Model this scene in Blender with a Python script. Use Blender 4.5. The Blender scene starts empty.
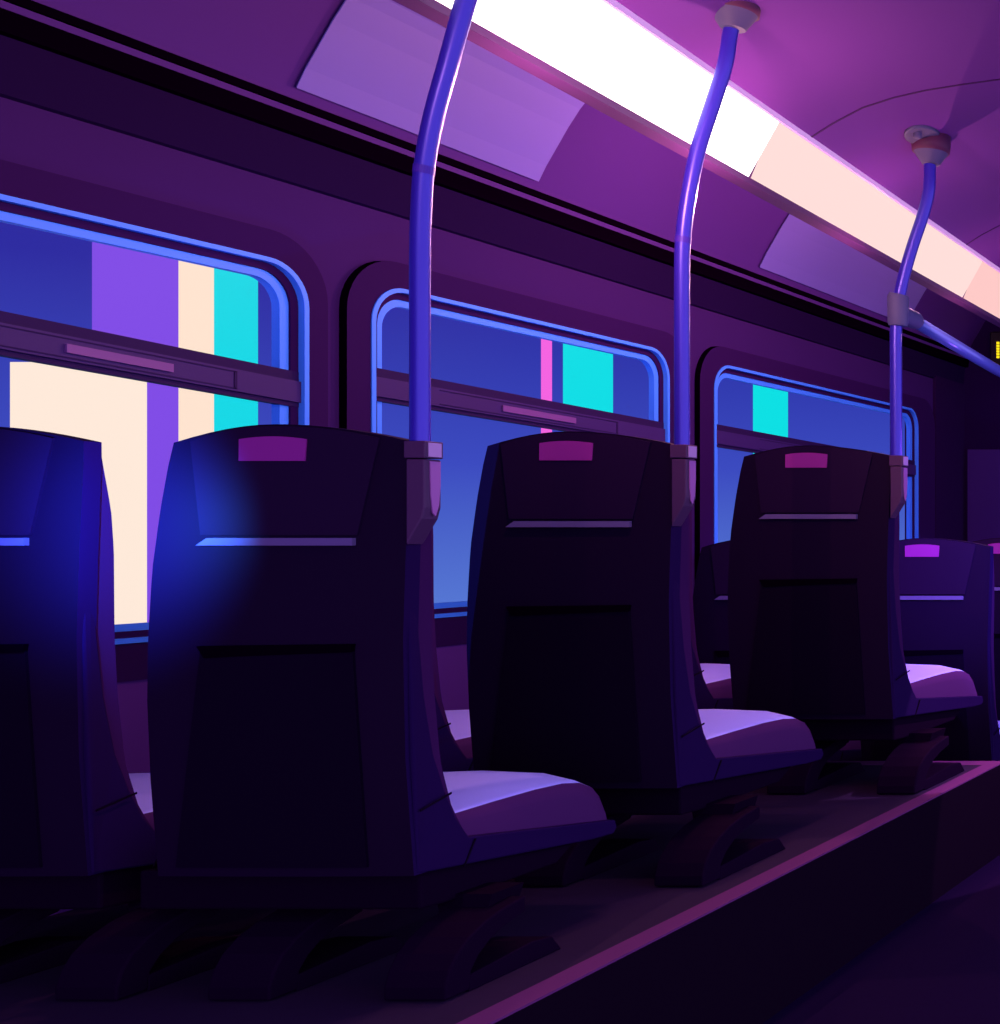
import bpy, bmesh, math
from mathutils import Vector

# ------------------------------------------------------------------ camera
VPX, VPY, F = 1450.0, 535.0, 1250.0       # a shift lens looking straight down the bus
CAMZ = 1.30
cam_d = bpy.data.cameras.new('camera'); cam = bpy.data.objects.new('camera', cam_d)
bpy.context.scene.collection.objects.link(cam)
cam_d.sensor_fit = 'HORIZONTAL'; cam_d.sensor_width = 36.0; cam_d.lens = 36.0 * F / 1000.0
cam_d.shift_x = -(VPX - 500.0) / 1000.0
cam_d.shift_y = (VPY - 512.0) / 1000.0
cam_d.clip_start = 0.05; cam_d.clip_end = 1000
cam.location = (0, 0, CAMZ); cam.rotation_euler = (math.pi / 2, 0, 0)
bpy.context.scene.camera = cam

# ------------------------------------------------------------------ colours
def lin(c):
    return tuple(((v / 255) / 12.92 if v / 255 <= 0.04045 else ((v / 255 + 0.055) / 1.055) ** 2.4) for v in c)

# ------------------------------------------------------------------ world: night sky outside, violet fill added from the open aisle side
w = bpy.data.worlds.new('world'); bpy.context.scene.world = w; w.use_nodes = True
nt = w.node_tree; nt.nodes.clear()
out = nt.nodes.new('ShaderNodeOutputWorld'); bg = nt.nodes.new('ShaderNodeBackground')
tc = nt.nodes.new('ShaderNodeTexCoord'); sx = nt.nodes.new('ShaderNodeSeparateXYZ')
nt.links.new(tc.outputs['Generated'], sx.inputs[0])
rz = nt.nodes.new('ShaderNodeValToRGB'); rx = nt.nodes.new('ShaderNodeValToRGB')
mz = nt.nodes.new('ShaderNodeMapRange'); mz.inputs[1].default_value = -0.06; mz.inputs[2].default_value = 0.15
nt.links.new(sx.outputs['Z'], mz.inputs[0]); nt.links.new(mz.outputs[0], rz.inputs[0])
e = rz.color_ramp.elements
e[0].position = 0.0; e[0].color = (*lin((90, 125, 215)), 1)
e[1].position = 1.0; e[1].color = (*lin((38, 40, 160)), 1)
m_ = e.new(0.5); m_.color = (*lin((60, 75, 192)), 1)
mx = nt.nodes.new('ShaderNodeMapRange'); mx.inputs[1].default_value = -0.1; mx.inputs[2].default_value = 0.35
nt.links.new(sx.outputs['X'], mx.inputs[0])
mix = nt.nodes.new('ShaderNodeMixRGB'); mix.inputs[2].default_value = (1.38, 1.15, 2.55, 1)
nt.links.new(mx.outputs[0], mix.inputs[0]); nt.links.new(rz.outputs[0], mix.inputs[1])
nt.links.new(mix.outputs[0], bg.inputs[0]); nt.links.new(bg.outputs[0], out.inputs[0])
bg.inputs[1].default_value = 1.0

# ------------------------------------------------------------------ exposure
vs = bpy.context.scene.view_settings
vs.view_transform = 'Standard'; vs.look = 'None'; vs.exposure = 0.0; vs.gamma = 1.0; vs.use_curve_mapping = False

# ------------------------------------------------------------------ lights
def point(name, loc, col, watts, radius=0.0):
    d = bpy.data.lights.new(name, 'POINT'); d.energy = watts; d.color = col; d.shadow_soft_size = radius
    o = bpy.data.objects.new(name, d); bpy.context.scene.collection.objects.link(o); o.location = loc
    return o
def spot(name, loc, tgt, col, watts, deg, blend=1.0):
    d = bpy.data.lights.new(name, 'SPOT'); d.energy = watts; d.color = col; d.shadow_soft_size = 0.0
    d.spot_size = math.radians(deg); d.spot_blend = blend
    o = bpy.data.objects.new(name, d); bpy.context.scene.collection.objects.link(o); o.location = loc
    o.rotation_euler = (Vector(tgt) - Vector(loc)).to_track_quat('-Z', 'Y').to_euler()
    return o
# added blue spot with no visible source, glow between the two nearest seats
spot('blue_seat_fill', (-2.60, 2.20, CAMZ + 0.03), (-2.655, 2.5, CAMZ + 0.02), (0.04, 0.20, 1.0), 82, 100)
point('rear_violet_fill', (-2.4, 0.9, 0.95), (0.7, 0.3, 1.0), 22)  # unseen fill added to lift the deck under the near seats
# unseen points added behind the strip to wash the cove pink
for y, p in ((2.8, 1), (3.8, 6), (5.0, 54), (6.0, 22), (7.2, 12)):
    point('cove_fill', (-2.45, y, CAMZ + 1.30), (1.0, 0.36, 0.50), p)
for y, p in ((2.0, 5), (2.9, 22), (3.6, 24), (4.6, 14), (5.8, 8)):  # extra unseen points boost the strip's light on the ceiling
    point('strip_fill', (-1.80 - 0.0536 * y, y, CAMZ + .93), (1.0, 0.46, 0.44), p)
# unseen violet fill added over the lower deck
point('lower_deck_fill', (-1.55, 5.0, CAMZ + 0.35), (0.45, 0.14, 1.0), 6)
spot('violet_seat_fill', (-1.2, 4.3, CAMZ + 0.5), (-2.25, 5.5, CAMZ - 0.15), (0.24, 0.18, 1.0), 420, 44)  # added spot that turns the lower seat backs violet
point('far_wall_fill', (-1.6, 7.6, CAMZ + 0.3), (0.45, 0.08, 1.0), 12)  # unseen violet fill added to brighten the far end
spot('step_fill', (-1.0, 5.6, CAMZ + 0.6), (-2.0, 5.0, 0.37), (0.95, 0.45, 1.0), 150, 30, 0.12)  # added spot, unseen, brightens the corner of the deck edging

# ------------------------------------------------------------------ materials
def mat(name, rgb, rough=0.6, spec=0.25, metal=0.0, emit=None, es=1.0, vary=0.0, scale=30, vs_=(1, 1, 1)):
    m = bpy.data.materials.new(name); m.use_nodes = True
    b = m.node_tree.nodes['Principled BSDF']; c = (*lin(rgb), 1)
    b.inputs['Base Color'].default_value = c; b.inputs['Roughness'].default_value = rough
    b.inputs['Specular IOR Level'].default_value = spec; b.inputs['Metallic'].default_value = metal
    if emit:
        b.inputs['Emission Color'].default_value = (*lin(emit), 1); b.inputs['Emission Strength'].default_value = es
    if vary:
        n = m.node_tree.nodes; l = m.node_tree.links
        t = n.new('ShaderNodeTexCoord'); mp = n.new('ShaderNodeMapping'); no = n.new('ShaderNodeTexNoise')
        mp.inputs['Scale'].default_value = vs_; no.inputs['Scale'].default_value = scale
        mm = n.new('ShaderNodeMixRGB'); mm.blend_type = 'MIX'
        mm.inputs[1].default_value = tuple(v * (1 - vary) for v in c[:3]) + (1,)
        mm.inputs[2].default_value = tuple(min(1, v * (1 + vary)) for v in c[:3]) + (1,)
        l.new(t.outputs['Object'], mp.inputs[0]); l.new(mp.outputs[0], no.inputs[0]); l.new(no.outputs[0], mm.inputs[0])
        l.new(mm.outputs[0], b.inputs['Base Color'])
    return m
def glass(name):
    m = bpy.data.materials.new(name); m.use_nodes = True; n = m.node_tree.nodes; l = m.node_tree.links; n.clear()
    o = n.new('ShaderNodeOutputMaterial'); t = n.new('ShaderNodeBsdfTransparent'); g = n.new('ShaderNodeBsdfGlossy')
    g.inputs['Roughness'].default_value = 0.35; x = n.new('ShaderNodeMixShader'); x.inputs[0].default_value = 0.004
    l.new(t.outputs[0], x.inputs[1]); l.new(g.outputs[0], x.inputs[2]); l.new(x.outputs[0], o.inputs[0]); return m

M = dict(
    wall=mat('wall_plastic', (52, 23, 84), .8, .04, vary=.03, scale=4),
    wall_low=mat('lower_wall_plastic', (84, 40, 120), .8, .04),
    surround=mat('surround_plastic', (40, 11, 66), .8, .04),
    black=mat('black_trim_shade', (6, 0, 10), .9, .0),
    fascia=mat('fascia_shade', (24, 6, 50), .85, .03),  # cornice shadow on the wall put into this dark colour
    cove=mat('cove_plastic', (70, 36, 114), .75, .08),
    ring=mat('window_bead_glint', (62, 140, 255), .5, .2),  # city light catching the frame is put into this blue
    bar=mat('window_bar_dark', (34, 12, 66), .7, .1), bar2=mat('window_bar_light', (50, 27, 90), .6, .15), bar3=mat('latch_pull', (104, 60, 128), .5),
    glass=glass('window_glass'),
    poster=mat('poster_film', (104, 96, 176), .5, .15),
    ceiling=mat('ceiling_panel', (88, 44, 124), .8, .04), seam=mat('ceiling_seam', (50, 12, 72), .8, .1),
    rim=mat('diffuser_lip', (205, 160, 200), .7, emit=(190, 145, 190), es=.7), housing=mat('lamp_housing', (62, 24, 84), .7),
    deck=mat('deck_vinyl', (36, 17, 52), .8, .1, vary=.12, scale=60), riser=mat('riser_vinyl', (15, 1, 20), .8, .03),
    floor=mat('lower_floor_vinyl', (20, 3, 42), .8, .03, vary=.1, scale=40),
    edge=mat('step_edge_strip', (94, 42, 96), .8, .05),
    end=mat('end_wall_panel', (26, 3, 52), .8, .03), pillar=mat('pillar_panel', (34, 8, 56), .8, .03), endpanel=mat('end_panel_lit', (46, 8, 96), .7),
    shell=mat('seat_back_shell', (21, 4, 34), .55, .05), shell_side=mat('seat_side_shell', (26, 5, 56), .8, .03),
    head=mat('headrest_leatherette', (28, 6, 42), .55, .07),
    upholstery=mat('seat_upholstery', (50, 16, 66), .85, .03, vary=.05, scale=200),
    cush=mat('cushion_top_lit', (150, 150, 238), .85, .1, vary=.04, scale=220), cside=mat('cushion_side_shaded', (64, 28, 80), .85, .03),  # lit top and shaded side put into the fabric colours
    pan=mat('seat_pan_plastic', (26, 5, 56), .8, .03),
    patch=mat('headrest_patch', (135, 30, 130), .6), bandm=mat('reflective_strip', (92, 74, 124), .4, .4),
    pocket=mat('pocket_panel', (13, 1, 24), .7, .03), leg=mat('seat_leg_iron', (18, 2, 27), .8, .02), beam=mat('beam_iron', (16, 1, 24), .8, .02),
    tube=mat('pole_tube', (50, 32, 165), .34, .45, .25), collar=mat('pole_collar', (60, 28, 150), .5),
    clamp=mat('clamp_plastic', (66, 32, 74), .6), clampl=mat('clamp_light_plate', (168, 130, 182), .4), badge=mat('clamp_inlay', (150, 84, 156), .4),
    mount=mat('mount_metal', (74, 66, 104), .6, .2), mband=mat('mount_band', (72, 26, 64), .6), knuckle=mat('knuckle_plastic', (76, 70, 112), .6),
    rail=mat('rail_tube', (84, 96, 185), .25, .6, .2),
    ledoff=mat('sign_housing', (8, 2, 14), .6), led=mat('sign_dot', (60, 50, 0), emit=(255, 225, 20), es=1.2),
)
def emitm(name, rgb, s):
    m = bpy.data.materials.new(name); m.use_nodes = True; n = m.node_tree.nodes; l = m.node_tree.links; n.clear()
    o = n.new('ShaderNodeOutputMaterial'); e = n.new('ShaderNodeEmission'); e.inputs[0].default_value = (*lin(rgb), 1); e.inputs[1].default_value = s
    l.new(e.outputs[0], o.inputs[0]); return m

# ------------------------------------------------------------------ helpers
COL = bpy.context.scene.collection
def link(name, verts, faces, m, parent=None, smooth=False, midx=None):
    me = bpy.data.meshes.new(name); me.from_pydata([tuple(v) for v in verts], [], faces)
    for x in (m if isinstance(m, (list, tuple)) else [m]): me.materials.append(x)
    if midx:
        for p, i in zip(me.polygons, midx): p.material_index = i
    bm = bmesh.new(); bm.from_mesh(me); bmesh.ops.recalc_face_normals(bm, faces=bm.faces); bm.to_mesh(me); bm.free()
    if smooth:
        for p in me.polygons: p.use_smooth = True
    o = bpy.data.objects.new(name, me); COL.objects.link(o)
    if parent: o.parent = parent
    return o
def bevel(o, wd=0.004, seg=2, ang=40):
    md = o.modifiers.new('bevel', 'BEVEL'); md.width = wd; md.segments = seg; md.limit_method = 'ANGLE'; md.angle_limit = math.radians(ang)
    return o
def autosmooth(o, deg=40):
    md = o.modifiers.new('split', 'EDGE_SPLIT'); md.split_angle = math.radians(deg); return o
def box(x0, x1, y0, y1, z0, z1):
    v = [(x, y, z) for x in (x0, x1) for y in (y0, y1) for z in (z0, z1)]
    return v, [(0, 1, 3, 2), (4, 6, 7, 5), (0, 4, 5, 1), (2, 3, 7, 6), (0, 2, 6, 4), (1, 5, 7, 3)]
def merge(*parts):
    V, Fc = [], []
    for v, f in parts:
        n = len(V); V += list(v); Fc += [tuple(i + n for i in q) for q in f]
    return V, Fc
def prism(pts, a, b, axis):
    """pts: 2-D outline; axis the extruded axis: 'x' -> pts are (y,z), 'y' -> (x,z), 'z' -> (x,y)"""
    def mk(p, t): return {'x': (t, p[0], p[1]), 'y': (p[0], t, p[1]), 'z': (p[0], p[1], t)}[axis]
    n = len(pts); V = [mk(p, a) for p in pts] + [mk(p, b) for p in pts]
    Fc = [tuple(range(n)), tuple(range(2 * n - 1, n - 1, -1))] + [(i, (i + 1) % n, n + (i + 1) % n, n + i) for i in range(n)]
    return V, Fc
def tube(pts, r, seg=20, cap=True):
    pts = [Vector(p) for p in pts]; V, Fc = [], []
    up = Vector((0, 1, 0)) if abs((pts[-1] - pts[0]).normalized().y) < .7 else Vector((0, 0, 1))
    for i, p in enumerate(pts):
        t = (pts[min(i + 1, len(pts) - 1)] - pts[max(i - 1, 0)]).normalized()
        a = t.cross(up).normalized(); b = a.cross(t).normalized()
        rr = r[i] if isinstance(r, (list, tuple)) else r
        for k in range(seg):
            th = 2 * math.pi * k / seg; V.append(p + (a * math.cos(th) + b * math.sin(th)) * rr)
    for i in range(len(pts) - 1):
        for k in range(seg):
            Fc.append((i * seg + k, i * seg + (k + 1) % seg, (i + 1) * seg + (k + 1) % seg, (i + 1) * seg + k))
    if cap: Fc += [tuple(range(seg)), tuple(range((len(pts) - 1) * seg, len(pts) * seg))]
    return V, Fc
def catmull(P, n=8):
    P = [Vector(p) for p in P]; Q = [P[0] * 2 - P[1]] + P + [P[-1] * 2 - P[-2]]; R = []
    for i in range(1, len(Q) - 2):
        for k in range(n):
            t = k / n
            R.append(0.5 * ((2 * Q[i]) + (Q[i + 1] - Q[i - 1]) * t + (2 * Q[i - 1] - 5 * Q[i] + 4 * Q[i + 1] - Q[i + 2]) * t * t
                            + (-Q[i - 1] + 3 * Q[i] - 3 * Q[i + 1] + Q[i + 2]) * t ** 3))
    R.append(P[-1]); return R
def interp(tab, t):
    tab = sorted(tab)
    if t <= tab[0][0]: return tab[0][1]
    for (a, b), (c, d) in zip(tab, tab[1:]):
        if t <= c: return b + (d - b) * (t - a) / (c - a)
    return tab[-1][1]
def empty(name, loc, label, cat, group=None):
    o = bpy.data.objects.new(name, None); o.empty_display_size = .1; COL.objects.link(o); o.location = loc
    o['label'] = label; o['category'] = cat
    if group: o['group'] = group
    return o
def tag(o, label, cat, group=None):
    o['label'] = label; o['category'] = cat
    if group: o['group'] = group
    return o
def struct(name, vf, m, parent=None, smooth=False, label=None):
    o = link(name, vf[0], vf[1], m, parent, smooth)
    if parent is None: o['kind'] = 'structure'
    if label: o['label'] = label
    return o
def W(px, py, Y): return ((px - VPX) * Y / F, Y, CAMZ + (VPY - py) * Y / F)

# ------------------------------------------------------------------ floor, raised deck
DECK = 0.37; XE = -1.828; YEND = 5.14; FAR = 8.8; XW = -3.44
struct('floor', box(XW - .05, 3.0, -1.5, FAR, -0.06, 0.0), M['floor'])
struct('floor_raised_deck', merge(box(XW, XE - .062, -1.5, YEND - .09, 0.0, DECK)), M['deck'])
struct('trim_1', box(XE - .062, XE, -1.5, YEND - .09, DECK - .004, DECK + .001), M['edge'], label='long pale edging strip of the raised deck')
struct('trim_2', box(XW, XE, YEND - .09, YEND, DECK - .004, DECK + .001), M['edge'], label='cross edging strip at the deck end')
struct('trim_3', merge(box(XE - .062, XE - .002, -1.5, YEND - .09, 0, DECK - .004), box(XW, XE - .002, YEND - .09, YEND - .004, 0, DECK - .004)), M['riser'], label='dark step riser of the raised deck')

# ------------------------------------------------------------------ window wall
def wy(px, X=3.415): return X * F / (VPX - px)
def rrect(y0, y1, z0, z1, r, n=10):
    P = []
    for cy, cz, a0 in ((y1 - r, z1 - r, 0), (y0 + r, z1 - r, 90), (y0 + r, z0 + r, 180), (y1 - r, z0 + r, 270)):
        for k in range(n + 1):
            a = math.radians(a0 + 90 * k / n); P.append((cy + r * math.cos(a), cz + r * math.sin(a)))
    return P
def ring(outer, inner, x0, x1):
    n = len(outer)
    V = [(x1, *p) for p in outer] + [(x1, *p) for p in inner] + [(x0, *p) for p in outer] + [(x0, *p) for p in inner]
    Fc, idx = [], []
    for i in range(n):
        j = (i + 1) % n
        Fc += [(i, j, n + j, n + i), (i, j, 2 * n + j, 2 * n + i), (n + i, n + j, 3 * n + j, 3 * n + i), (2 * n + i, 2 * n + j, 3 * n + j, 3 * n + i)]
        idx += [0, 1, 2, 0]
    return V, Fc, idx
ZT, ZB = CAMZ + .803, CAMZ - .280
WINS = [  # opening near Y, far Y, surround near Y, far Y, latch pull px range, inset end px
    (1.55, wy(308), 1.40, wy(328), (65, 172), (-120, 237)),
    (wy(371), wy(669), wy(347), wy(690), (502, 575), (440, 618)),
    (wy(714), wy(918), wy(700), wy(935), (800, 850), (760, 880)),
]
ST, SB = CAMZ + .885, CAMZ - .378
for n_, (y0, y1, s0, s1, pull, inset) in enumerate(WINS):
    root = bpy.data.objects.new('window_%d' % (n_ + 1), None); COL.objects.link(root); root['kind'] = 'structure'
    root.location = (XW, (y0 + y1) / 2, SB)
    def loc(vf): return [(v[0] - XW, v[1] - root.location.y, v[2] - SB) for v in vf[0]], vf[1]
    R = .125
    op = rrect(y0, y1, ZB, ZT, R); su = rrect(s0, s1, SB, ST, R + .06)
    V, Fc, idx = ring(su, op, XW - .03, -3.415)
    v2, f2 = loc((V, Fc)); link('window_surround', v2, f2, [M['surround'], M['black'], M['surround']], root, midx=idx)  # outer edge black, the lip's shade put into its colour
    o1 = rrect(y0 + .015, y1 - .015, ZB + .013, ZT - .013, R - .012)
    V, Fc, idx = ring(op, o1, -3.45, -3.411); v2, f2 = loc((V, Fc)); link('outer_bead', v2, f2, M['ring'], root)
    o2 = rrect(y0 + .04, y1 - .04, ZB + .030, ZT - .034, R - .03)
    V, Fc, idx = ring(o1, o2, -3.46, -3.43); v2, f2 = loc((V, Fc)); link('window_frame', v2, f2, M['surround'], root)
    o3 = rrect(y0 + .065, y1 - .068, ZB + .048, ZT - .056, R - .045)
    V, Fc, idx = ring(o2, o3, -3.46, -3.436); v2, f2 = loc((V, Fc)); link('inner_bead', v2, f2, M['ring'], root)
    gl = [(-3.439, *p) for p in rrect(y0 + .04, y1 - .04, ZB + .030, ZT - .034, R - .03)]
    v2, f2 = loc((gl, [tuple(range(len(gl)))])); link('glass_pane', v2, f2, M['glass'], root)
    b0, b1 = y0 + .016, y1 - .016
    zq, kq, yq = [(.510, -.060, 3.3), (.514, -.030, 4.66), (.505, -.020, 6.5)][n_]
    loc0 = loc
    def loc(vf): return loc0(([(a, b, c + zq - .525 + kq * (b - yq)) for a, b, c in vf[0]], vf[1]))   # the bar sags a little towards its far end
    v2, f2 = loc(box(-3.45, -3.428, b0, b1, CAMZ + .420, CAMZ + .525)); br = link('sash_bar', v2, f2, M['bar'], root)
    v2, f2 = loc(box(-3.43, -3.421, b0, b1, CAMZ + .434, CAMZ + .496)); link('sliding_rail', v2, f2, M['bar2'], br)
    i0, i1 = wy(inset[0], 3.42) if inset[0] > -100 else b0 + .1, wy(inset[1], 3.42)
    v2, f2 = loc(merge(box(-3.422, -3.419, i0, i1, CAMZ + .487, CAMZ + .490), box(-3.422, -3.419, i0, i1, CAMZ + .440, CAMZ + .443), box(-3.422, -3.419, i1 - .008, i1, CAMZ + .440, CAMZ + .490)))
    link('rail_groove', v2, f2, M['bar'], br)
    v2, f2 = loc(box(-3.421, -3.415, wy(pull[0], 3.42), wy(pull[1], 3.42), CAMZ + .453, CAMZ + .475)); link('latch_pull', v2, f2, M['bar3'], br)

# wall around the openings
ZTOP = CAMZ + 1.30
pieces = [box(XW - .06, XW, -1.5, FAR, ZT, ZTOP), box(XW - .06, XW, -1.5, FAR, 0, ZB)]
ed = [-1.5] + [q for w_ in WINS for q in (w_[0], w_[1])] + [FAR]
for a, b in zip(ed[::2], ed[1::2]): pieces.append(box(XW - .06, XW, a, b, ZB, ZT))
struct('wall_left', merge(*pieces), M['wall'])
struct('trim_4', box(XW, XW + .02, -1.5, FAR, DECK, SB), M['wall_low'], label='paler lower wall panel under the windows')
# pillar at the far end of the window wall
struct('wall_left_pillar', box(XW, XW + .02, wy(936) + .01, FAR, 0, CAMZ + 1.06), M['pillar'])
# cornice
struct('trim_5', prism([(XW, CAMZ + 1.04), (XW + .012, CAMZ + 1.045), (XW + .03, CAMZ + 1.19), (XW, CAMZ + 1.19)], -1.5, FAR, 'y'), M['fascia'], label='violet fascia above the windows, darkened with the cornice shadow')
struct('trim_6', prism([(XW, CAMZ + 1.175), (XW + .05, CAMZ + 1.18), (XW + .055, CAMZ + 1.232), (XW, CAMZ + 1.24)], -1.5, FAR, 'y'), M['black'], label='thick black cornice line')
struct('trim_7', box(XW, XW + .045, -1.5, FAR, CAMZ + 1.232, CAMZ + 1.258), M['cove'], label='narrow violet strip of the cornice')
struct('trim_8', box(XW, XW + .056, -1.5, FAR, CAMZ + 1.254, CAMZ + 1.276), M['black'], label='thin black cornice line')

# cove and outer roof
CV = [(-3.40, 1.262), (-3.385, 1.30), (-3.35, 1.37), (-3.31, 1.44), (-3.27, 1.51), (-3.225, 1.58), (-3.16, 1.66), (-3.07, 1.75), (-2.95, 1.84), (-2.8, 1.92), (-2.5, 2.02), (-2.0, 2.1), (-1.2, 2.16), (1.4, 2.18)]
def sweep(P, ys, th, zoff=CAMZ, k=0.0):
    V, Fc = [], []; n = len(P)
    for y in ys:
        V += [(x + k * y, y, z + zoff) for x, z in P] + [(x + k * y, y, z + zoff + th) for x, z in P]
    for j in range(len(ys) - 1):
        a, b = j * 2 * n, (j + 1) * 2 * n
        for i in range(n - 1):
            Fc += [(a + i, a + i + 1, b + i + 1, b + i), (a + n + i, a + n + i + 1, b + n + i + 1, b + n + i)]
        Fc += [(a, b, b + n, a + n), (a + n - 1, b + n - 1, b + 2 * n - 1, a + 2 * n - 1)]
    for a in (0, (len(ys) - 1) * 2 * n):
        for i in range(n - 1): Fc.append((a + i, a + i + 1, a + n + i + 1, a + n + i))
    return V, Fc
struct('ceiling_cove', sweep(CV, [-1.5, FAR], .04), M['cove'], smooth=False)
for p in bpy.data.objects['ceiling_cove'].data.polygons: p.use_smooth = True
autosmooth(bpy.data.objects['ceiling_cove'])

# posters that follow the cove
def poster(y0, y1, label):
    pr = [(-3.378, 1.312), (-3.35, 1.37), (-3.31, 1.44), (-3.27, 1.51), (-3.225, 1.58), (-3.20, 1.612)]
    pr = [(x + .010, z - .006) for x, z in pr]
    root = empty('advertising_poster', (-3.3, (y0 + y1) / 2, CAMZ + 1.45), label, 'poster', None)
    v, f = sweep(pr, [y0, y1], .006); v = [(a + 3.3, b - (y0 + y1) / 2, c - CAMZ - 1.45) for a, b, c in v]
    link('poster_sheet', v, f, M['poster'], root, smooth=False)
poster(3.65, 4.62, 'blank lilac poster film curved on the cove, nearer one behind the first pole')
poster(6.10, 7.75, 'blank lilac poster film curved on the cove, far one behind the third pole')

# ------------------------------------------------------------------ suspended ceiling raft and its luminous edge
KS = -0.0536
def cz(a): return interp([(-1.877, 1.301), (-1.80, 1.350), (-1.705, 1.400), (-1.60, 1.434), (-1.498, 1.457), (-1.38, 1.476), (-1.256, 1.493), (-1.0, 1.515), (-.5, 1.535), (0.9, 1.55)], a)
RA = [-1.877, -1.84, -1.80, -1.75, -1.705, -1.65, -1.60, -1.55, -1.498, -1.44, -1.38, -1.32, -1.256, -1.13, -1.0, -.75, -.5, 0, .9]
raft = struct('ceiling', sweep([(a, cz(a)) for a in RA], [0.6, FAR], .03, k=KS), M['ceiling'])
for p in raft.data.polygons: p.use_smooth = True
autosmooth(raft)
for i, y in enumerate((4.09, 5.61, 7.1)):
    v, f = sweep([(a, cz(a) - .0015) for a in RA[:-1]], [y, y + .009], .003, k=KS)
    struct('trim_%d' % (9 + i), (v, f), M['seam'], label='thin seam across the ceiling panels')

lamp = empty('ceiling_light', (-2.0, 4.0, CAMZ + 1.2), 'long glowing light strip along the edge of the ceiling', 'light')
def lampmesh(name, P, y0, y1, m):
    n = len(P); V = []
    for y in (y0, y1): V += [(x + KS * y + 2.0, y - 4.0, z - 1.2) for x, z in P]
    Fc = [tuple(range(n)), tuple(range(n, 2 * n))] + [(i, (i + 1) % n, n + (i + 1) % n, n + i) for i in range(n)]
    return link(name, V, Fc, m, lamp)
lampmesh('lamp_housing', [(-1.967, 1.108), (-1.962, 1.088), (-2.00, 1.082), (-1.93, 1.30), (-1.885, 1.306)], 0.6, FAR, M['housing'])
lampmesh('diffuser_lip', [(-1.8705, 1.279), (-1.868, 1.284), (-1.872, 1.3045), (-1.885, 1.3045)], 0.6, FAR, M['rim'])
for y0, y1, c, s in ((0.6, 2.567, (255, 236, 232), 1.6), (2.567, 3.88, (255, 240, 236), 4.2), (3.88, 5.85, (255, 218, 214), 1.05), (5.85, FAR, (255, 202, 200), 1.0)):
    d = lampmesh('diffuser_panel', [(-1.967, 1.1085), (-1.8715, 1.2795), (-1.885, 1.285), (-1.972, 1.115)], y0 + .007, y1 - .007, emitm('lit_diffuser', c, s))
    d['label'] = 'glowing diffuser panel'

# ------------------------------------------------------------------ far end of the bus
struct('wall_far', box(XW - .06, 3.0, FAR, FAR + .06, 0, CAMZ + 2.25), M['end'])
dr = struct('end_panel_1', box(-3.385, -2.45, FAR - .03, FAR, 0, CAMZ + .60), M['endpanel'])  # panel of the end wall, its lit look put into the colour
sg = empty('destination_sign', (-2.72, FAR - .12, CAMZ + 1.28), 'dark sign box with yellow lit dots on the far wall', 'sign')
v, f = box(-.47, .47, -.02, .12, -.13, .13); bevel(link('sign_housing', v, f, M['ledoff'], sg), .01)
cells = []
for r in range(6):
    for c in range(34):
        if True:
            cells.append(box(-.42 + c * .025, -.402 + c * .025, -.026, -.018, -.055 + r * .0195, -.040 + r * .0195))
v, f = merge(*cells); link('lit_dots', v, f, M['led'], sg)

# ------------------------------------------------------------------ seats
def yb(x, z): return .004 * (x / .26) ** 2 + .003 * ((z - .7) / .45) ** 2
XL = [(1.152, -.19), (1.106, -.212), (.98, -.234), (.86, -.25), (.72, -.258), (.6, -.26), (.44, -.254), (.244, -.24)]
XR = [(1.152, .25), (1.114, .266), (.9, .258), (.72, .253), (.48, .257), (.244, .272)]
def top(x):  # upper edge of the back
    return 1.152 - .046 * (min(1, abs(x) / .212)) ** 2 if x < 0 else 1.152 - .038 * (min(1, x / .266)) ** 2
def slab(xl, xr, z0, z1, off, yfront, nz=22, nx=14, ztop=None):
    """a slab that follows the curved back; xl, xr functions of z; front depth a function of z"""
    V = []; Fc = []
    for side in (0, 1):
        for j in range(nz + 1):
            for i in range(nx + 1):
                z = z0 + (z1 - z0) * j / nz
                x = xl(z) + (xr(z) - xl(z)) * i / nx
                if ztop:
                    zt = ztop(x); z = z0 + (zt - z0) * j / nz; x = xl(z) + (xr(z) - xl(z)) * i / nx
                y = yb(x, z) - off if side == 0 else yfront(z) + (yb(x, z) if off else 0)
                V.append((x, y, z))
    N = (nz + 1) * (nx + 1); w_ = nx + 1
    for s in (0, N):
        for j in range(nz):
            for i in range(nx): Fc.append((s + j * w_ + i, s + j * w_ + i + 1, s + (j + 1) * w_ + i + 1, s + (j + 1) * w_ + i))
    for j in range(nz):
        for i in (0, nx): Fc.append((j * w_ + i, (j + 1) * w_ + i, N + (j + 1) * w_ + i, N + j * w_ + i))
    for i in range(nx):
        for j in (0, nz): Fc.append((j * w_ + i, j * w_ + i + 1, N + j * w_ + i + 1, N + j * w_ + i))
    return V, Fc
YF = [(1.152, .030), (1.114, .036), (1.06, .058), (.98, .074), (.9, .082), (.72, .088), (.6, .092), (.45, .105), (.36, .125), (.30, .155)]
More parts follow.
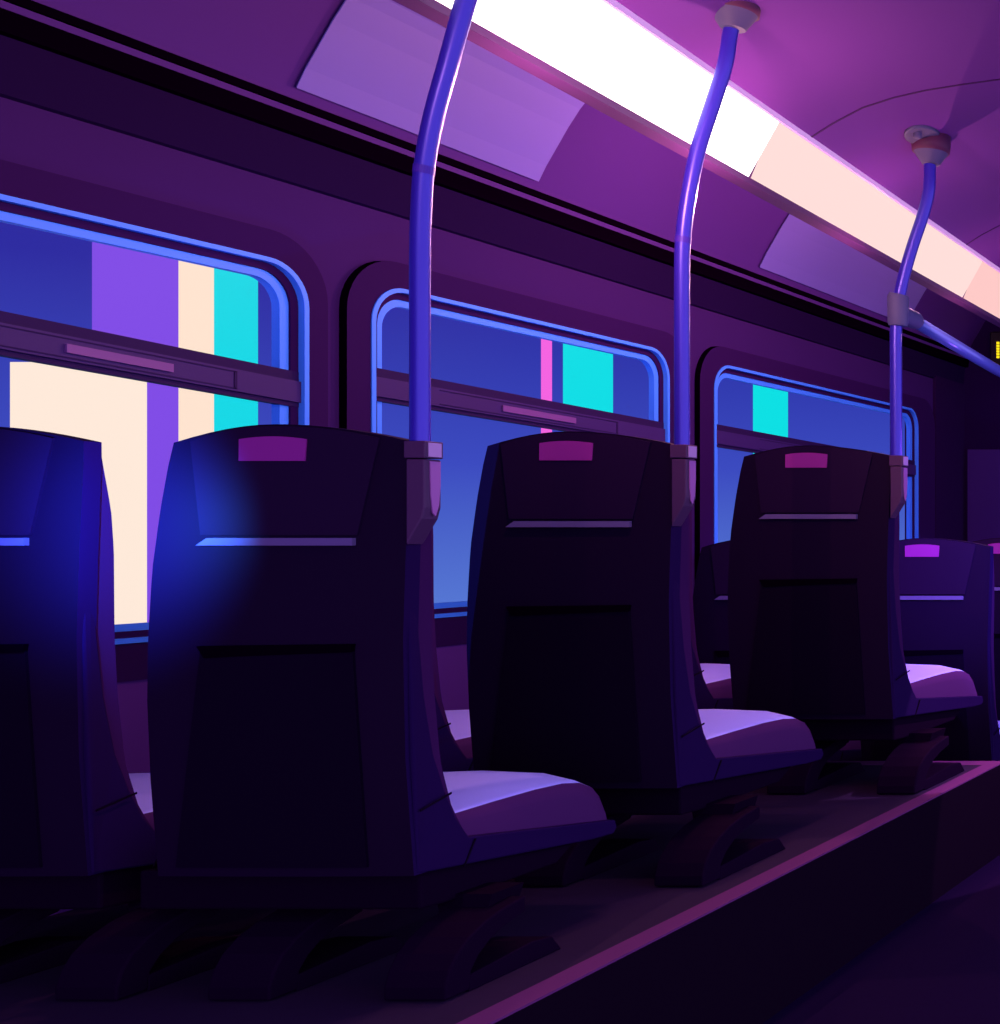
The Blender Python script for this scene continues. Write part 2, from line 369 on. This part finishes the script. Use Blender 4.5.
def make_seat():
    root = empty('passenger_seat', (0, 0, 0), '', 'seat', 'passenger seats')
    xl = lambda z: interp(XL, z); xr = lambda z: interp(XR, z)
    v, f = slab(xl, xr, .246, 1.152, 0.0, lambda z: .04, ztop=top)
    idx = []
    o = link('back_shell', v, f, [M['shell'], M['shell_side']], root, True)
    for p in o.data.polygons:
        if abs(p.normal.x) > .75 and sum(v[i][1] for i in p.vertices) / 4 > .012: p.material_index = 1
    autosmooth(o, 45)
    # upholstered front of the back
    nz = 30; V = []; Fc = []
    for j in range(nz + 1):
        z = .28 + (1.148 - .28) * j / nz
        for x, y in ((xl(z) + .004, .038), (xr(z) - .002, .038), (xr(z) - .001, max(.04, interp(YF, z) - .012)), (xr(z) - .02, interp(YF, z)), (xl(z) + .02, interp(YF, z)), (xl(z) + .004, max(.04, interp(YF, z) - .012))):
            zz = min(z, top(x) - .004) if j == nz or z > 1.09 else z
            V.append((x, y, zz))
    for j in range(nz):
        for k in range(6): Fc.append((j * 6 + k, j * 6 + (k + 1) % 6, (j + 1) * 6 + (k + 1) % 6, (j + 1) * 6 + k))
    Fc += [tuple(range(6)), tuple(range(nz * 6, nz * 6 + 6))]
    autosmooth(link('backrest', V, Fc, M['upholstery'], root, True), 35)
    # headrest panel, patch, strip, pocket
    hl = lambda z: interp([(.925, -.146), (1.14, -.172)], z); hr = lambda z: interp([(.925, .165), (1.14, .212)], z)
    v, f = slab(hl, hr, .93, 1.14, .005, lambda z: .01, 8, 12, ztop=lambda x: top(x) - .004); hp = link('headrest_panel', v, f, M['head'], root, True); autosmooth(hp, 40)
    v, f = slab(lambda z: -.068, lambda z: interp([(1.078, .064), (1.128, .067)], z), 1.078, 1.126, .0075, lambda z: .006, 4, 8, ztop=lambda x: 1.127 - .006 * (abs(x) / .07) ** 2)
    link('headrest_patch', v, f, M['patch'], hp, False)['label'] = 'magenta patch at the top of the headrest'
    v, f = slab(lambda z: interp([(.909, -.152), (.924, -.13)], z), lambda z: .16, .909, .924, .009, lambda z: .004, 2, 10)
    link('reflective_strip', v, f, M['bandm'], root)['label'] = 'grey reflective strip across the back'
    v, f = slab(lambda z: interp([(.25, -.2), (.70, -.145)], z), lambda z: interp([(.25, .185), (.70, .158)], z), .265, .698, .006, lambda z: .004, 12, 10); pk = link('back_pocket', v, f, M['pocket'], root, True); autosmooth(pk, 40)
    v, f = prism([(-.150, .708), (.160, .712), (.158, .696), (-.06, .688), (-.135, .684)], yb(.1, .7) - .0085, .006, 'y')
    link('pocket_slit', v, f, M['black'], pk)
    # seat pan and cushion
    v, f = prism([(.014, .248), (.014, .9), (.034, .9), (.042, .72), (.052, .6), (.072, .48), (.095, .40), (.118, .34), (.15, .291), (.61, .222), (.618, .202), (.605, .188), (.53, .192)], -.232, .2745, 'x')
    v = [(min(interp(XR, z) + (.002 if z < .85 else -.008), .2735) if x > 0 else x, y, z) for x, y, z in v]
    bevel(link('seat_pan', v, f, M['pan'], root), .004)
    v, f = prism([(.02, .372), (.098, .392), (.098, .396), (.02, .376)], .2735, .2755, 'x'); link('pan_seam', v, f, M['pocket'], root)
    v, f = prism([(.13, .232), (.134, .232), (.165, .284), (.161, .284)], .2735, .2755, 'x'); link('pan_seam', v, f, M['pocket'], root)
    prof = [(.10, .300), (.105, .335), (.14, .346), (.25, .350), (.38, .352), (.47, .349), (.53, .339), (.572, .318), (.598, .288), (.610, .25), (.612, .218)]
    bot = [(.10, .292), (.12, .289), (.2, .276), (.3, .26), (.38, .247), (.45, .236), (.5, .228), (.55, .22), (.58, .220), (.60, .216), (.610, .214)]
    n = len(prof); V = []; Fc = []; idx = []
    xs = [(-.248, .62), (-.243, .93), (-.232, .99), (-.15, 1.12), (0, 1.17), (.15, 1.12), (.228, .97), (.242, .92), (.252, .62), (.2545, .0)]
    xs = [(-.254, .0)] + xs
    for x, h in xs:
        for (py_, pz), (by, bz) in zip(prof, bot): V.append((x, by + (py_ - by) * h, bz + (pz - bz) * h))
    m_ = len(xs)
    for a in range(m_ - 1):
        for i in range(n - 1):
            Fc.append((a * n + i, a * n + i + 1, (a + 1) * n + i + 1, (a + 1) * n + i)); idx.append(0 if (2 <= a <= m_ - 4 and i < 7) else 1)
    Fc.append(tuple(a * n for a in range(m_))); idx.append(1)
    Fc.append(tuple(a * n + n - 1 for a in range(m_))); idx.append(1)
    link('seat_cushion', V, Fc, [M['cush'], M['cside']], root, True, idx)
    # beam and legs
    v, f = prism([(.05, .165), (.05, .246), (.50, .192), (.44, .158), (.15, .158)], -.325, .250, 'x'); bevel(link('under_seat_beam', v, f, M['beam'], root), .006)
    for cx in (.292, -.058):
        outer = [(-.016, .004), (-.016, .03), (-.006, .060), (.014, .088), (.045, .112), (.085, .130), (.13, .142), (.20, .152)]
        inner = [(.20, .118), (.14, .104), (.10, .088), (.07, .066), (.05, .040), (.045, .004)]
        v, f = prism(outer + inner, cx - .062, cx + .062, 'x')
        lg = bevel(link('leg', v, f, M['leg'], root), .004)
        cl = cx - .03 if cx > .2 else cx
        v, f = prism([(cl - .045, .12), (cl + .05, .12), (cl + .065, .172), (cl - .055, .172)], .14, .23, 'y'); link('leg_bracket', v, f, M['beam'], lg)
        v, f = prism([(.0445, 0), (.31, 0), (.28, .038), (.22, .046), (.0445, .034)], cx - .062, cx + .062, 'x'); bevel(link('foot_plate', v, f, M['leg'], lg), .003)
    return root
proto = make_seat()
def copy_tree(o, parent=None):
    c = o.copy(); COL.objects.link(c)
    if parent: c.parent = parent
    for ch in list(o.children): copy_tree(ch, c)
    return c
XA, XWN = -2.35, -3.004
SEATS = [
    (XA, 2.5, DECK, 1.0, 1.0, 'large dark bus seat with whole back in view, nearest row, under the first pole'),
    (XWN, 2.5, DECK, 1.0, 1.0, 'dark bus seat cut off by the left picture edge, beside the nearest whole seat'),
    (XA + .013, 3.311, DECK, 1.046, 1.27, 'dark aisle bus seat in the second row, clamped to the middle pole'),
    (XWN - .03, 3.311, DECK, 1.046, 1.27, 'window side bus seat of the second row, mostly hidden behind the nearest whole seat'),
    (XA + .043, 4.488, DECK, 1.117, 1.42, 'dark aisle bus seat at the deck end, clamped to the third pole'),
    (XWN - .065, 4.488, DECK, 1.117, 1.42, 'window side bus seat of the third row, a sliver beside the second row aisle seat'),
    (XA + .03, 5.5, 0.0, 1.117, 1.1, 'violet lit bus seat on the lower floor just beyond the third pole'),
    (XWN - .06, 5.5, 0.0, 1.117, 1.1, 'window side seat on the lower floor, corner showing left of third row seat'),
    (XA + .055, 6.42, 0.0, 1.117, 1.1, 'farthest bus seat on the lower floor, cut off by the right picture edge'),
]
for i, (x, y, z, s, sy, lab) in enumerate(SEATS):
    o = proto if i == 0 else copy_tree(proto)
    o.location = (x, y, z); o.scale = (s, sy, 1.087 if y == 4.488 else s); o['label'] = lab

# ------------------------------------------------------------------ poles
def lathe(prof, cx, cy, seg=28):
    V = []; Fc = []
    for r, z in prof:
        for k in range(seg):
            a = 2 * math.pi * k / seg; V.append((cx + r * math.cos(a), cy + r * math.sin(a), z))
    for i in range(len(prof) - 1):
        for k in range(seg): Fc.append((i * seg + k, i * seg + (k + 1) % seg, (i + 1) * seg + (k + 1) % seg, (i + 1) * seg + k))
    Fc += [tuple(range(seg)), tuple(range((len(prof) - 1) * seg, len(prof) * seg))]
    return V, Fc
def make_pole(Yr, s, px, top_px, joint_y, label, rt, dz=0.0, knuckle=None):
    bx, by, bz = XA + {2.5: 0, 3.311: .013, 4.488: .046}[Yr], Yr, DECK; sz = 1.087 / s if Yr == 4.488 else 1.0
    root = empty('grab_pole', (bx, by, bz), label, 'pole', 'curved grab poles')
    Yp = Yr + .020 * s
    L = lambda p: (p[0] - bx, p[1] - by, p[2] - bz)
    pts = [L(W(a, b, Yp)) for a, b in px]
    # end just under the ceiling raft
    tx = W(top_px, 0, Yp)[0]; tz = CAMZ + cz(tx - KS * Yp) + dz
    pts.append((tx - bx, Yp - by, tz - .06 - bz))
    autosmooth(link('pole_tube', *tube(catmull(pts), rt, 24), M['tube'], root, True), 60)
    # small joint ring
    cm = catmull(pts); jz = W(0, joint_y, Yp)[2] - bz; q = min(range(1, len(cm) - 1), key=lambda i: abs(cm[i].z - jz))
    d = (cm[q + 1] - cm[q - 1]).normalized()
    link('pole_joint', *tube([cm[q] - d * .008, cm[q] + d * .008], rt + .0008, 24), M['collar'], root, False)
    # clamp on the seat corner
    cl = [(.265, 1.082), (.302, 1.082), (.302, .985), (.296, .962), (.265, .91)]
    v, f = prism([(a * s, b * s * sz) for a, b in cl], -.004 * s, .038 * s, 'y'); c = bevel(link('seat_clamp', v, f, M['clamp'], root), .003)
    v, f = box(.262 * s, .3045 * s, -.006 * s, .040 * s, 1.084 * s * sz, 1.118 * s * sz); bevel(link('clamp_collar', v, f, M['clamp'], c), .002)
    v, f = box(.3035 * s, .3060 * s, .002 * s, .034 * s, 1.087 * s * sz, 1.115 * s * sz); link('collar_plate', v, f, M['clampl'], c)['label'] = 'pale plate on the clamp collar'
    td = [(.008, 1.078), (.034, 1.078), (.034, 1.03), (.030, .99), (.022, .968), (.015, .975), (.010, 1.01)]
    v, f = prism([(a * s, b * s * sz) for a, b in td], .3015 * s, .3040 * s, 'x'); link('clamp_inlay', v, f, M['badge'], c)['label'] = 'pink tapered inlay on the clamp'
    # ceiling mount
    cx_, cy_, z0 = tx - bx, Yp - by, tz - bz
    m1 = link('ceiling_mount', *lathe([(.024, z0 - .088), (.030, z0 - .087), (.058, z0 - .045), (.060, z0 - .043)], cx_, cy_), M['mount'], root, True); autosmooth(m1, 30)
    link('mount_band', *lathe([(.063, z0 - .045), (.066, z0 - .02), (.066, z0 + .035)], cx_, cy_), M['mband'], m1, True)
    sl = (cz(tx - KS * Yp + .03) - cz(tx - KS * Yp - .03)) / .06
    ov = [(cx_ + .052 * math.cos(t), cy_ - .075 + .088 * math.sin(t)) for t in [2 * math.pi * k / 28 for k in range(28)]]
    V = [(a, b, z0 + sl * (a - cx_) - .012) for a, b in ov] + [(a, b, z0 + sl * (a - cx_) + .002) for a, b in ov]
    Fc = [tuple(range(28)), tuple(range(28, 56))] + [(i, (i + 1) % 28, 28 + (i + 1) % 28, 28 + i) for i in range(28)]
    bevel(link('mount_plate', V, Fc, M['mount'], m1), .004)
    sc = lathe([(.010, z0 - .030), (.014, z0 - .026), (.014, z0 - .01)], cx_, cy_ - .115, 16); link('screw', sc[0], sc[1], M['mount'], m1)
    if knuckle:
        kx, ky = knuckle; p = L(W(kx, ky, Yp)); p0 = Vector(p)
        kn = link('rail_knuckle', *tube([p0 + Vector((0, 0, -.058)), p0 + Vector((0, 0, -.045)), p0 + Vector((.001, 0, .045)), p0 + Vector((.003, 0, .056))], [.031, .035, .037, .033], 24), M['knuckle'], root, True); autosmooth(kn, 40)
        v, f = tube([p0 + Vector((.0, .02, -.01)), p0 + Vector((.003, .13, -.014)), p0 + Vector((.003, .15, -.016))], [.032, .033, .028], 20)
        autosmooth(link('rail_socket', v, f, M['knuckle'], kn, True), 40)
        return p0 + Vector((bx, by, bz))
make_pole(2.5, 1.0, [(420, 446), (420, 400), (420, 330), (420, 260), (421, 215), (424, 170), (433, 120), (448, 65), (466, 0), (485, -60), (498, -100)], 505, 168, 'thick curved blue violet grab pole, nearest, rising out of the top of the picture', .0172, .055)
make_pole(3.311, 1.046, [(682, 446), (682, 400), (682, 330), (682, 280), (683, 240), (688, 200), (698, 150), (714, 100), (725, 65), (730, 35)], 733, 238, 'curved grab pole with ceiling mount, standing on the second row aisle seat', .0184, .05)
kp = make_pole(4.488, 1.117, [(896, 463), (896, 420), (896, 370), (896, 330), (898, 306), (903, 280), (912, 248), (923, 215), (929, 190), (930, 165)], 931, 322, 'farthest curved grab pole with a grey knuckle holding the handrail', .0205, 0, (898, 310))
# handrail
v, f = tube([(kp.x + .003, kp.y + .14, kp.z - .018), (-1.975, 5.5, CAMZ + .715), (-1.90, FAR, CAMZ + .50)], .0235, 20)
tag(link('handrail', v, f, M['rail'], None, True), 'pale blue straight handrail running from the far pole to the right edge', 'handrail')

# ------------------------------------------------------------------ lit towers outside
def tower(px0, px1, ytop, Y, rgb, label, depth=6, kind='glowing_tower'):
    x0 = (px0 - VPX) * Y / F; x1 = (px1 - VPX) * (Y + depth) / F
    z1 = CAMZ + (VPY - ytop) * Y / F
    v, f = merge(box(x0, x1, Y, Y + depth, -60, z1), box(x0 + (x1 - x0) * .3, x1 - (x1 - x0) * .3, Y + 2, Y + depth - 1, z1, z1 + 1.2))
    cx = (x0 + x1) / 2; v = [(a - cx, b - Y, c + 60) for a, b, c in v]
    o = link(kind, v, f, emitm('lit_facade', rgb, 1.0)); o.location = (cx, Y, -60)
    tag(o, label, 'building', 'lit towers outside the windows')
tower(10, 147, 362, 150, (255, 234, 218), 'broad cream glowing tower filling the lower pane of the left window')
tower(92, 180, -60, 175, (128, 76, 230), 'violet tower standing behind the broad cream one')
tower(178.5, 214.5, -60, 160, (255, 228, 208), 'narrow cream tower between the violet and the cyan tower', 3)
tower(214, 258, -60, 158, (20, 216, 230), 'cyan tower at the right side of the left window', 4)
tower(541, 552, -60, 160, (245, 100, 226), 'thin magenta tower in the middle window', 1.5)
tower(563, 613, -60, 170, (16, 222, 230), 'cyan tower beside the thin magenta one in the middle window')
tower(753, 788, -60, 200, (14, 224, 228), 'cyan tower in the farthest window', 5)
